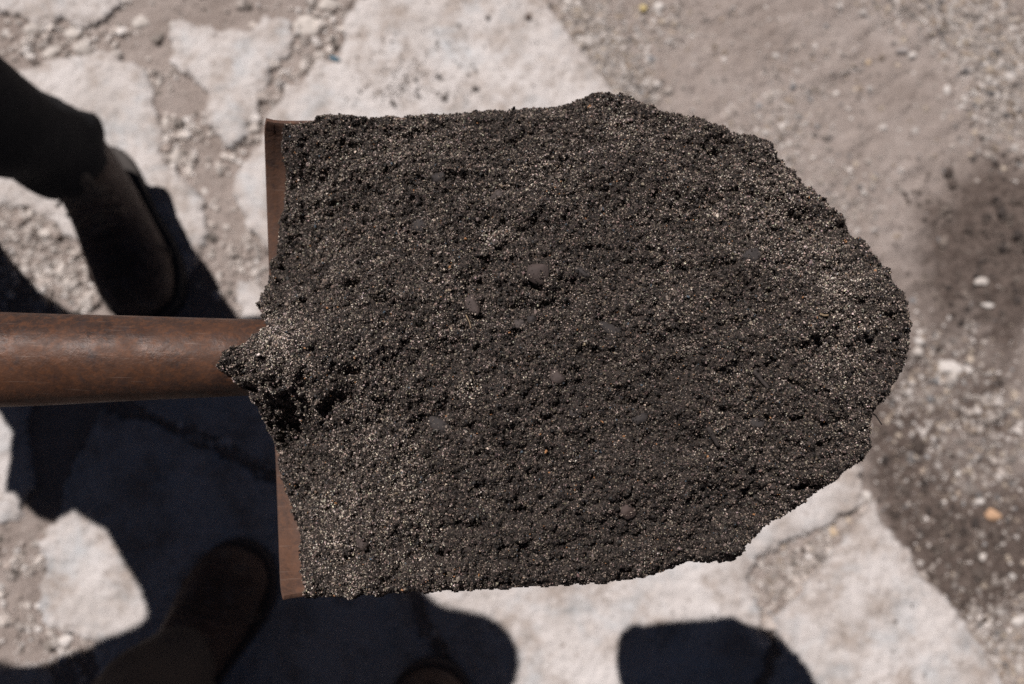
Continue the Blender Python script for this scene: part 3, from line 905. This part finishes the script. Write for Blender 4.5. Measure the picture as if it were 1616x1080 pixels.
# ------------------------------------------------------------------ pebbles and roots in the soil
SOIL_STONES = [
 (787,306,13,(1,0.9,0.7),"grey brown pebble high on the soil, left of the shovel's middle"),
 (848,441,20,(1,0.9,0.45),"flat broad brown stone in the middle of the soil"),
 (915,437,12,(1.2,0.8,0.6),"dark pebble right of the flat broad stone in the soil"),
 (746,487,17,(0.8,1.2,0.5),"brown stone leaning in a hollow, left of the soil's middle"),
 (876,598,15,(0.85,1.1,0.7),"round smooth brown pebble just below the middle of the soil"),
 (822,515,11,(1,0.9,0.7),"small round grey pebble, left one of a touching pair in the soil"),
 (838,508,10,(1,1,0.7),"small dark pebble, right one of a touching pair in the soil"),
 (692,668,17,(1.3,0.8,0.5),"flat dark stone in the lower left part of the soil"),
 (990,806,17,(1.1,0.9,0.5),"reddish brown flat stone low in the soil"),
 (1196,666,14,(1,0.9,0.7),"dark pebble below the thin twig, on the right part of the soil"),
 (1008,662,15,(1.2,0.8,0.5),"flat dark stone left of the crooked twig in the soil"),
 (960,526,15,(1.2,0.7,0.5),"dark low stone right of the soil's middle"),
 (692,274,14,(1,0.8,0.6),"dark lump in the upper left part of the soil"),
 (1272,357,9,(1,1,0.7),"small dark pebble at the upper right of the soil"),
 (1180,410,14,(1.1,0.8,0.5),"flat dark stone right of the deep pit in the soil"),
 (560,862,14,(0.8,1.1,0.5),"flat brown stone in the sandy lower left of the soil"),
 (660,355,13,(1.1,0.9,0.6),"dark stone beneath the upper left rim of the soil"),
 (905,655,10,(1,0.9,0.6),"small dark pebble below the round smooth one in the soil"),
]
M_PEB = [mat_plain("soil_pebble_brown", (0.052, 0.038, 0.034), 0.8, 0.35, 260, 0.4, 0.0004), mat_plain("soil_pebble_dark", (0.030, 0.025, 0.024), 0.8, 0.35, 260, 0.4, 0.0004),
         mat_plain("soil_pebble_grey", (0.060, 0.048, 0.044), 0.8, 0.35, 260, 0.4, 0.0004), mat_plain("soil_pebble_red", (0.056, 0.038, 0.033), 0.8, 0.35, 260, 0.4, 0.0004)]
dust_pts = []
for k, (u, v, r, sq, lab) in enumerate(SOIL_STONES):
    x, y = soil_xy(u, v); R = r * 0.325 / FPX
    mi = 2 if "grey" in lab else 3 if "reddish" in lab else 0 if "brown" in lab else 1
    o = new_obj("soil_pebble", stone_mesh("soil_pebble", R, sq, 0.35, 300 + k, 3, True), M_PEB[mi])
    o.location = (x, y, soil_z(x, y) - R * sq[2] * 0.02)
    o.rotation_euler = (random.uniform(-.25, .25), random.uniform(-.25, .25), random.uniform(-.6, .6))
    tag(o, lab, "pebble", "pebbles in the soil")
    Mx = Matrix.Translation(o.location) @ o.rotation_euler.to_matrix().to_4x4()
    lean = Vector((random.uniform(-1, 1), random.uniform(-1, 1), 0)).normalized()
    for vv in o.data.vertices:
        w_ = Mx @ vv.co
        out = (w_ - o.location)
        q = out.normalized()
        if q.z < 0.0: continue
        if random.random() < 0.32 + 0.7 * max(0, q.dot(lean)) + 0.9 * (1 - q.z) ** 2:
            dust_pts.append(tuple(w_ + Vector((random.uniform(-1, 1), random.uniform(-1, 1), 0)) * R * 0.12))
dp = np.array(dust_pts); nd = len(dp)
dust_on = scatter("sand_grains", dp, np.clip(rng.lognormal(math.log(0.00024), 0.3, nd), 0.00014, 0.0005),
                  pal(nd, PALS, [2, 3, 3, 2, 1.2, 0.3]), NG_GRAIN, soil)
tag(dust_on, kind="stuff")

M_TWIG = mat_plain("dark_twig", (0.035, 0.028, 0.025), 0.8, 0.3, 400)
M_ROOT = mat_plain("pale_root", (0.22, 0.16, 0.10), 0.8, 0.3, 400)
def twig(pts_px, r0, r1, lab, mat=M_TWIG, lift=0.001, name="twig", zs=None):
    pts = []
    for k, (u, v) in enumerate(pts_px):
        x, y = soil_xy(u, v)
        z = (soil_z(x, y) if zs is None else RIM + zs[k]) + lift
        pts.append((x, y, z))
    fine = []
    for i in range(len(pts) - 1):
        for q in range(4):
            t = q / 4
            fine.append(tuple(a * (1 - t) + b * t for a, b in zip(pts[i], pts[i + 1])))
    fine.append(pts[-1])
    V, F = tube_path(fine, np.linspace(r0, r1, len(fine)), 8, 0.12)
    return tag(new_obj(name, py_mesh(name, V, F), mat), lab, name)
twig([(1112,676),(1120,690),(1130,705)], 0.0012, 0.0008, "crooked dark twig sticking out of a hollow at the right of the soil", lift=0.002)
twig([(1184,588),(1195,600),(1208,616)], 0.0010, 0.0007, "thin dark twig lying across the right part of the soil", lift=0.001)
twig([(1376,640),(1400,645),(1415,650),(1432,664)], 0.0005, 0.00025, "fine dark root hair curling off the right rim of the soil", name="root", lift=0.0, zs=[0.004, 0.002, -0.001, -0.005])
twig([(1332,742),(1334,756),(1332,770)], 0.00022, 0.00012, "short thin root hanging from the lower right rim of the soil", name="root", lift=0.0, zs=[0.001, -0.004, -0.008])
twig([(1290,498),(1298,500),(1305,499)], 0.0005, 0.0004, "tiny tan straw near the right end of the soil", M_ROOT, 0.0008, "straw")
twig([(736,500),(742,512),(744,522)], 0.0003, 0.0002, "short pale fibre by the leaning brown stone", M_ROOT, 0.0008, "straw")

# ------------------------------------------------------------------ people: boots, trousers, coats
M_BOOT_D = mat_leather("dark_boot_leather", (0.060, 0.042, 0.035))
M_BOOT_B = mat_leather("brown_boot_leather", (0.10, 0.060, 0.042))
M_SOLE = mat_plain("boot_rubber", (0.040, 0.034, 0.031), 0.8, 0.2, 80)
M_SOLE_B = mat_plain("brown_boot_rubber", (0.10, 0.072, 0.056), 0.8, 0.2, 80)
M_LACE = mat_plain("boot_lace", (0.13, 0.105, 0.085), 0.9, 0.2, 200)
M_BLACK = mat_cloth("black_trouser_cloth", (0.009, 0.010, 0.013))
M_TAN = mat_cloth("tan_trouser_cloth", (0.085, 0.068, 0.058))
M_COAT = mat_cloth("dark_coat_cloth", (0.03, 0.032, 0.038))
M_SHIRT = mat_cloth("grey_shirt_cloth", (0.14, 0.14, 0.15))
M_SKIN = mat_plain("skin", (0.42, 0.26, 0.19), 0.55, 0.1, 30)
M_HAIR = mat_plain("dark_hair", (0.03, 0.022, 0.016), 0.6, 0.3, 200)

def boot(parent, origin, heading, m_upper, m_sole, scale=1.0, pull_tab=False, wide=1.0):
    """toe towards +Y of the boot's own frame; origin at the ankle's foot on the ground"""
    M = Matrix.Translation(origin) @ Matrix.Rotation(heading, 4, 'Z') @ Matrix.Diagonal((scale * wide, scale, scale, 1.0))
    secs = [((.0,.214,.036),0,.010,.008),((0,.208,.040),0,.030,.020),((0,.188,.046),0,.046,.029),((0,.145,.049),0,.054,.035),((0,.098,.055),5,.050,.041),
            ((0,.058,.064),15,.045,.052),((0,.022,.080),38,.042,.066),((0,-.004,.104),62,.041,.064),((0,-.018,.136),80,.043,.058),((0,-.022,.178),90,.046,.057),((0,-.022,.182),90,.043,.054),((0,-.021,.160),90,.041,.052)]
    rings = []
    for c, ang, a, b in secs:
        t = math.radians(ang); ring = []
        for j in range(28):
            th = 2 * math.pi * j / 28
            cx, sx = math.cos(th), math.sin(th)
            ex = math.copysign(abs(cx) ** 0.85, cx) * a; ev = math.copysign(abs(sx) ** 0.85, sx) * b
            p = Vector((c[0] + ex, c[1] + math.sin(t) * ev, c[2] + math.cos(t) * ev))
            p.z = max(p.z, 0.024)
            ring.append(tuple(M @ p))
        rings.append(np.array(ring))
    V, F = loft(rings, True, True)
    me = py_mesh("boot", V, F)
    up = new_obj("boot", me, m_upper, parent)
    sub = up.modifiers.new("smooth", 'SUBSURF'); sub.levels = sub.render_levels = 1
    # sole
    out = [(0,.230),(.028,.223),(.050,.198),(.063,.156),(.061,.11),(.050,.06),(.046,.01),(.045,-.03),(.036,-.064),(.016,-.082)]
    out = out + [(-x * 0.97, y) for x, y in reversed(out[1:])] 
    rings = []
    for z, g in ((0.0, .96), (.004, 1.0), (.022, 1.0), (.028, .985), (.030, .93)):
        rings.append(np.array([tuple(M @ Vector((x * g, (y - .07) * (g * .5 + .5) + .07, z))) for x, y in out]))
    V, F = loft(rings)
    so = new_obj("sole", py_mesh("sole", V, F), m_sole, up)
    sb = so.modifiers.new("smooth", 'SUBSURF'); sb.levels = sb.render_levels = 1
    # tongue and laces
    tg = []
    for y, z, w in ((.085, .098, .014), (.060, .118, .019), (.045, .142, .022), (.040, .175, .025), (.042, .195, .024)):
        tg.append(np.array([tuple(M @ Vector((w * math.cos(q) , y + .006 * math.sin(q), z + .004 * math.sin(q)))) for q in np.linspace(0, 2 * math.pi, 12, endpoint=False)]))
    V, F = loft(tg); new_obj("tongue", py_mesh("tongue", V, F), M_SOLE, up)
    cap = [M @ Vector((.0545 * math.cos(q), .138 - .014 * math.sin(q), .049 + .0365 * math.sin(q))) for q in np.linspace(-.3, math.pi + .3, 21)]
    V, F = tube_path(cap, [.0022] * 21, 6); new_obj("toe_cap_seam", py_mesh("toe_cap_seam", V, F), m_sole, up)
    for y, z in ((.088, .100), (.070, .115), (.056, .132), (.048, .152)):
        pts = [M @ Vector((x, y + 0.3 * abs(x) - .003, z + .004 - 14 * x * x)) for x in np.linspace(-.034, .034, 9)]
        V, F = tube_path(pts, [.0024] * 9, 6)
        new_obj("lace", py_mesh("lace", V, F), M_LACE, up)
    if pull_tab:
        pts = [M @ Vector((0, -.078, .150)), M @ Vector((0, -.092, .180)), M @ Vector((0, -.086, .205)), M @ Vector((0, -.074, .190))]
        V, F = tube_path(pts, [.006] * 4, 6); new_obj("pull_tab", py_mesh("pull_tab", V, F), m_upper, up)
    return up

def leg_rings(path, radii, seed, n=40):
    """cloth tube along path with folds gathering at the hem and the knee"""
    rings = []
    pts = [Vector(p) for p in path]
    cs = np.cumsum([0] + [(pts[i + 1] - pts[i]).length for i in range(len(pts) - 1)])
    m = 46
    for k in range(m):
        s = cs[-1] * k / (m - 1)
        c = Vector([float(np.interp(s, cs, [p[a] for p in pts])) for a in range(3)])
        r = float(np.interp(s, cs, radii))
        ring = []
        for j in range(n):
            th = 2 * math.pi * j / n
            f = 0.10 * math.exp(-s / 0.10) + 0.035
            w = f * float(noise(np.array(math.cos(th) * 1.6 + seed), np.array(math.sin(th) * 1.6 + s * 16.0), seed)) * 1.3
            rr = r * (1 + w)
            dz = (0.010 * math.sin(th + seed) + 0.006 * math.sin(2 * th + 1)) * math.exp(-s / 0.05)
            ring.append((c.x + rr * math.cos(th), c.y + rr * math.sin(th), c.z + dz))
        rings.append(np.array(ring))
    return rings

def trousers(parent, legs, waist, mat, label=None):
    V, F = [], []
    for path, radii, seed in legs:
        v, f = loft(leg_rings(path, radii, seed), False, False)
        o = len(V); V += v; F += [tuple(i + o for i in q) for q in f]
    # seat, from crotch to waist
    wx, wy, z0, z1, a, b = waist
    rings = []
    for z, g in ((z0 - .05, .6), (z0, .92), ((z0 + z1) / 2, 1.0), (z1, .93), (z1 + .005, .85)):
        rings.append(np.array([(wx + a * g * math.cos(q), wy + b * g * math.sin(q), z) for q in np.linspace(0, 2 * math.pi, 32, endpoint=False)]))
    v, f = loft(rings); o = len(V); V += v; F += [tuple(i + o for i in q) for q in f]
    ob = new_obj("trousers", py_mesh("trousers", V, F), mat, parent)
    so = ob.modifiers.new("cloth", 'SOLIDIFY'); so.thickness = 0.003; so.offset = -1
    if label: ob["label"] = label
    return ob

def skin_mesh(name, joints, bones, mat, parent=None, root=None, sub=2):
    names = list(joints)
    me = bpy.data.meshes.new(name)
    me.from_pydata([joints[k][0] for k in names], [(names.index(a), names.index(b)) for a, b in bones], [])
    o = new_obj(name, me, mat, parent)
    md = o.modifiers.new("skin", 'SKIN'); md.use_smooth_shade = True
    sv = me.skin_vertices[0].data
    for k, nme in enumerate(names):
        r = joints[nme][1]
        sv[k].radius = r if isinstance(r, tuple) else (r, r)
        sv[k].use_root = (nme == root)
    s = o.modifiers.new("smooth", 'SUBSURF'); s.levels = s.render_levels = sub
    return o

def lerp(a, b, t): return tuple(x * (1 - t) + y * t for x, y in zip(a, b))

def person(label, J, face_dir):
    """J: joint positions. One continuous body; clothing hangs on it as children."""
    j = {}
    j["pelvis"] = (J["pelvis"], (.14, .10)); j["belly"] = (lerp(J["pelvis"], J["chest"], .5), (.13, .095)); j["chest"] = (J["chest"], (.15, .105))
    j["neck"] = (J["neck"], .055); j["jaw"] = (lerp(J["neck"], J["head"], .55), (.062, .07)); j["head"] = (J["head"], (.078, .092)); j["crown"] = (tuple(np.array(J["head"]) + np.array((0, 0, .085))), (.055, .065))
    f = np.array(face_dir)
    j["nose"] = (tuple(np.array(J["head"]) + f * .095 + np.array((0, 0, -.02))), .013)
    bones = [("pelvis", "belly"), ("belly", "chest"), ("chest", "neck"), ("neck", "jaw"), ("jaw", "head"), ("head", "crown"), ("head", "nose")]
    for s in "LR":
        j["hip" + s] = (J["hip" + s], .085); j["knee" + s] = (J["knee" + s], .055); j["ankle" + s] = (J["ankle" + s], .040)
        bones += [("pelvis", "hip" + s), ("hip" + s, "knee" + s), ("knee" + s, "ankle" + s)]
        j["sh" + s] = (J["sh" + s], .06); j["el" + s] = (J["el" + s], .043); j["wr" + s] = (J["wr" + s], (.026, .03)); 
        w = np.array(J["wr" + s]); h = np.array(J["hand" + s]); fwd = (h - w) / (np.linalg.norm(h - w) + 1e-9)
        j["palm" + s] = (tuple(h), (.022, .036))
        bones += [("chest", "sh" + s), ("sh" + s, "el" + s), ("el" + s, "wr" + s), ("wr" + s, "palm" + s)]
        side = np.array((1.0, 0, 0)) if abs(fwd[0]) < .8 else np.array((0, 1.0, 0))
        dn = np.array((0, 0, -1.0))
        for q, (off, ln) in enumerate(((-.030, .062), (-.011, .072), (.010, .068), (.029, .054))):
            a = h + side * off + fwd * .035; b = a + fwd * ln * .5 + dn * .012; c = b + dn * ln * .45 + fwd * .004; e = c - fwd * ln * .35 + dn * .006
            for nm, p_, r_ in (("a", a, .010), ("b", b, .0095), ("c", c, .009), ("e", e, .008)):
                j[f"f{q}{nm}{s}"] = (tuple(p_), r_)
            bones += [("palm" + s, f"f{q}a{s}"), (f"f{q}a{s}", f"f{q}b{s}"), (f"f{q}b{s}", f"f{q}c{s}"), (f"f{q}c{s}", f"f{q}e{s}")]
        a = h - side * .04 * (1 if s == "R" else -1) ; b = a + fwd * .03 + dn * .02; c = b + fwd * .018 + dn * .022
        for nm, p_, r_ in (("ta", a, .012), ("tb", b, .0105), ("tc", c, .009)): j[nm + s] = (tuple(p_), r_)
        bones += [("palm" + s, "ta" + s), ("ta" + s, "tb" + s), ("tb" + s, "tc" + s)]
    body = skin_mesh("person", j, bones, M_SKIN, None, "pelvis", 1)
    tag(body, label, "person")
    hj = {"a": (tuple(np.array(J["head"]) - f * .02 + np.array((0, 0, .03))), (.088, .098)), "b": (tuple(np.array(J["head"]) - f * .025 + np.array((0, 0, .09))), (.07, .08)), "c": (tuple(np.array(J["head"]) - f * .05 + np.array((0, 0, -.03))), (.07, .06))}
    skin_mesh("hair", hj, [("a", "b"), ("a", "c")], M_HAIR, body, "a", 1)
    return body

def upper_wear(parent, name, J, mat, hem_z, r=1.0, hem_r=None):
    j = {"chest": (J["chest"], (.19 * r, .135 * r)), "belly": (lerp(J["pelvis"], J["chest"], .5), (.175 * r, .13 * r)), "waist": (J["pelvis"], (.18 * r, .135 * r)),
         "hem": ((J["pelvis"][0], J["pelvis"][1], hem_z), hem_r or (.19 * r, .14 * r)), "collar": (lerp(J["chest"], J["neck"], .8), (.075, .075))}
    bones = [("chest", "belly"), ("belly", "waist"), ("waist", "hem"), ("chest", "collar")]
    for s in "LR":
        j["sh" + s] = (J["sh" + s], .078 * r); j["el" + s] = (J["el" + s], .062 * r); j["wr" + s] = (lerp(J["el" + s], J["wr" + s], .93), .046 * r)
        bones += [("chest", "sh" + s), ("sh" + s, "el" + s), ("el" + s, "wr" + s)]
    return skin_mesh(name, j, bones, mat, parent, "waist", 2)

# --- the worker who holds the shovel, at the top left
SH_AX = lambda x: (x, float(c1.y), float(c1.z) + 0.036 * (c1.x - x))
fl = (-0.672, 0.480, 0.0); fr = (-1.00, 0.46, 0.0)
hL = SH_AX(-0.56); hR = SH_AX(-1.22)
JW = dict(pelvis=(-.85, .45, .95), chest=(-.73, .32, 1.25), neck=(-.73, .25, 1.45), head=(-.71, .18, 1.59),
          hipL=(-.76, .46, .90), kneeL=(-.70, .46, .50), ankleL=(fl[0], fl[1], .10), hipR=(-.95, .46, .90), kneeR=(-.99, .45, .50), ankleR=(fr[0], fr[1], .10),
          shL=(-.56, .29, 1.36), elL=(-.365, .185, 1.12), wrL=(hL[0] + .01, hL[1] + .09, hL[2] + .035), handL=(hL[0], hL[1] + .01, hL[2] + .035),
          shR=(-.925, .27, 1.36), elR=(-1.10, .12, 1.15), wrR=(hR[0], hR[1] + .09, hR[2] + .035), handR=(hR[0], hR[1] + .01, hR[2] + .035))
worker = person("person in black trousers and dark boots at the top left, standing beside the shovel", JW, (0.1, -0.98, -0.2))
trousers(worker, [([(fl[0] - .012, fl[1] + .012, .165), (fl[0] - .012, fl[1] + .006, .22), (-.682, .468, .32), (-.70, .46, .50), (-.735, .46, .75), (-.765, .46, .92)], [.070, .067, .069, .082, .105, .112], 5),
                  ([(fr[0], fr[1] + .005, .125), (fr[0], fr[1], .19), (-.995, .455, .32), (-.99, .45, .50), (-.965, .46, .75), (-.945, .46, .92)], [.074, .070, .070, .082, .105, .112], 9)],
         (-.86, .455, .82, 1.02, .205, .145), M_BLACK, "black trousers")
upper_wear(worker, "coat", JW, M_COAT, .80, 1.0, (.20, .145))
V, F = loft([np.array([(-1.03 + a_ * math.cos(q), .36 + .022 * math.sin(q), z_) for q in np.linspace(0, 2 * math.pi, 16, endpoint=False)])
             for z_, a_ in ((.89, .030), (.90, .042), (.96, .045), (.985, .040), (.99, .030))])
new_obj("shadow_lump", py_mesh("shadow_lump", V, F), M_COAT, worker)  # unseen lump added at the hip to bump the worker's shadow outline
boot(worker, fl, math.radians(180 + 22), M_BOOT_D, M_SOLE, 1.06, True, 1.14)
boot(worker, fr, math.radians(180 - 8), M_BOOT_D, M_SOLE, 1.0)

# --- the photographer, at the bottom: only the boots and a trouser cuff reach into the picture
pl = (-0.500, -0.296, 0.0); pr = (-0.130, -0.490, 0.0)
JP = dict(pelvis=(-.30, -.62, .92), chest=(-.22, -.56, 1.24), neck=(-.14, -.44, 1.42), head=(-.10, -.36, 1.56),
          hipL=(-.40, -.60, .88), kneeL=(-.47, -.44, .49), ankleL=(pl[0], pl[1], .10), hipR=(-.20, -.62, .88), kneeR=(-.16, -.56, .49), ankleR=(pr[0], pr[1], .10),
          shL=(-.38, -.52, 1.36), elL=(-.34, -.30, 1.22), wrL=(-.12, -.14, 1.35), handL=(-.075, -.06, 1.37),
          shR=(-.02, -.54, 1.36), elR=(.20, -.34, 1.24), wrR=(.13, -.14, 1.35), handR=(.075, -.06, 1.37))
photographer = person("person in tan trousers and brown boots at the bottom, standing in the shadow", JP, (0.15, 0.8, -0.55))
trousers(photographer, [([(pl[0] + .012, pl[1] + .012, .105), (pl[0] + .006, pl[1] - .002, .18), (-.485, -.36, .30), (-.47, -.44, .50), (-.43, -.54, .72), (-.40, -.60, .90)], [.075, .072, .072, .080, .095, .10], 15),
                        ([(pr[0], pr[1] - .01, .10), (pr[0], pr[1] - .01, .18), (-.14, -.52, .30), (-.16, -.56, .50), (-.18, -.60, .72), (-.20, -.62, .90)], [.075, .072, .072, .080, .095, .10], 19)],
         (-.30, -.61, .84, .98, .17, .13), M_TAN, "tan trousers")
upper_wear(photographer, "shirt", JP, M_SHIRT, .84, .95)
boot(photographer, pl, math.radians(-26), M_BOOT_B, M_SOLE_B, 1.0, wide=1.16)
boot(photographer, pr, math.radians(-3), M_BOOT_B, M_SOLE_B, 1.0, wide=1.16)
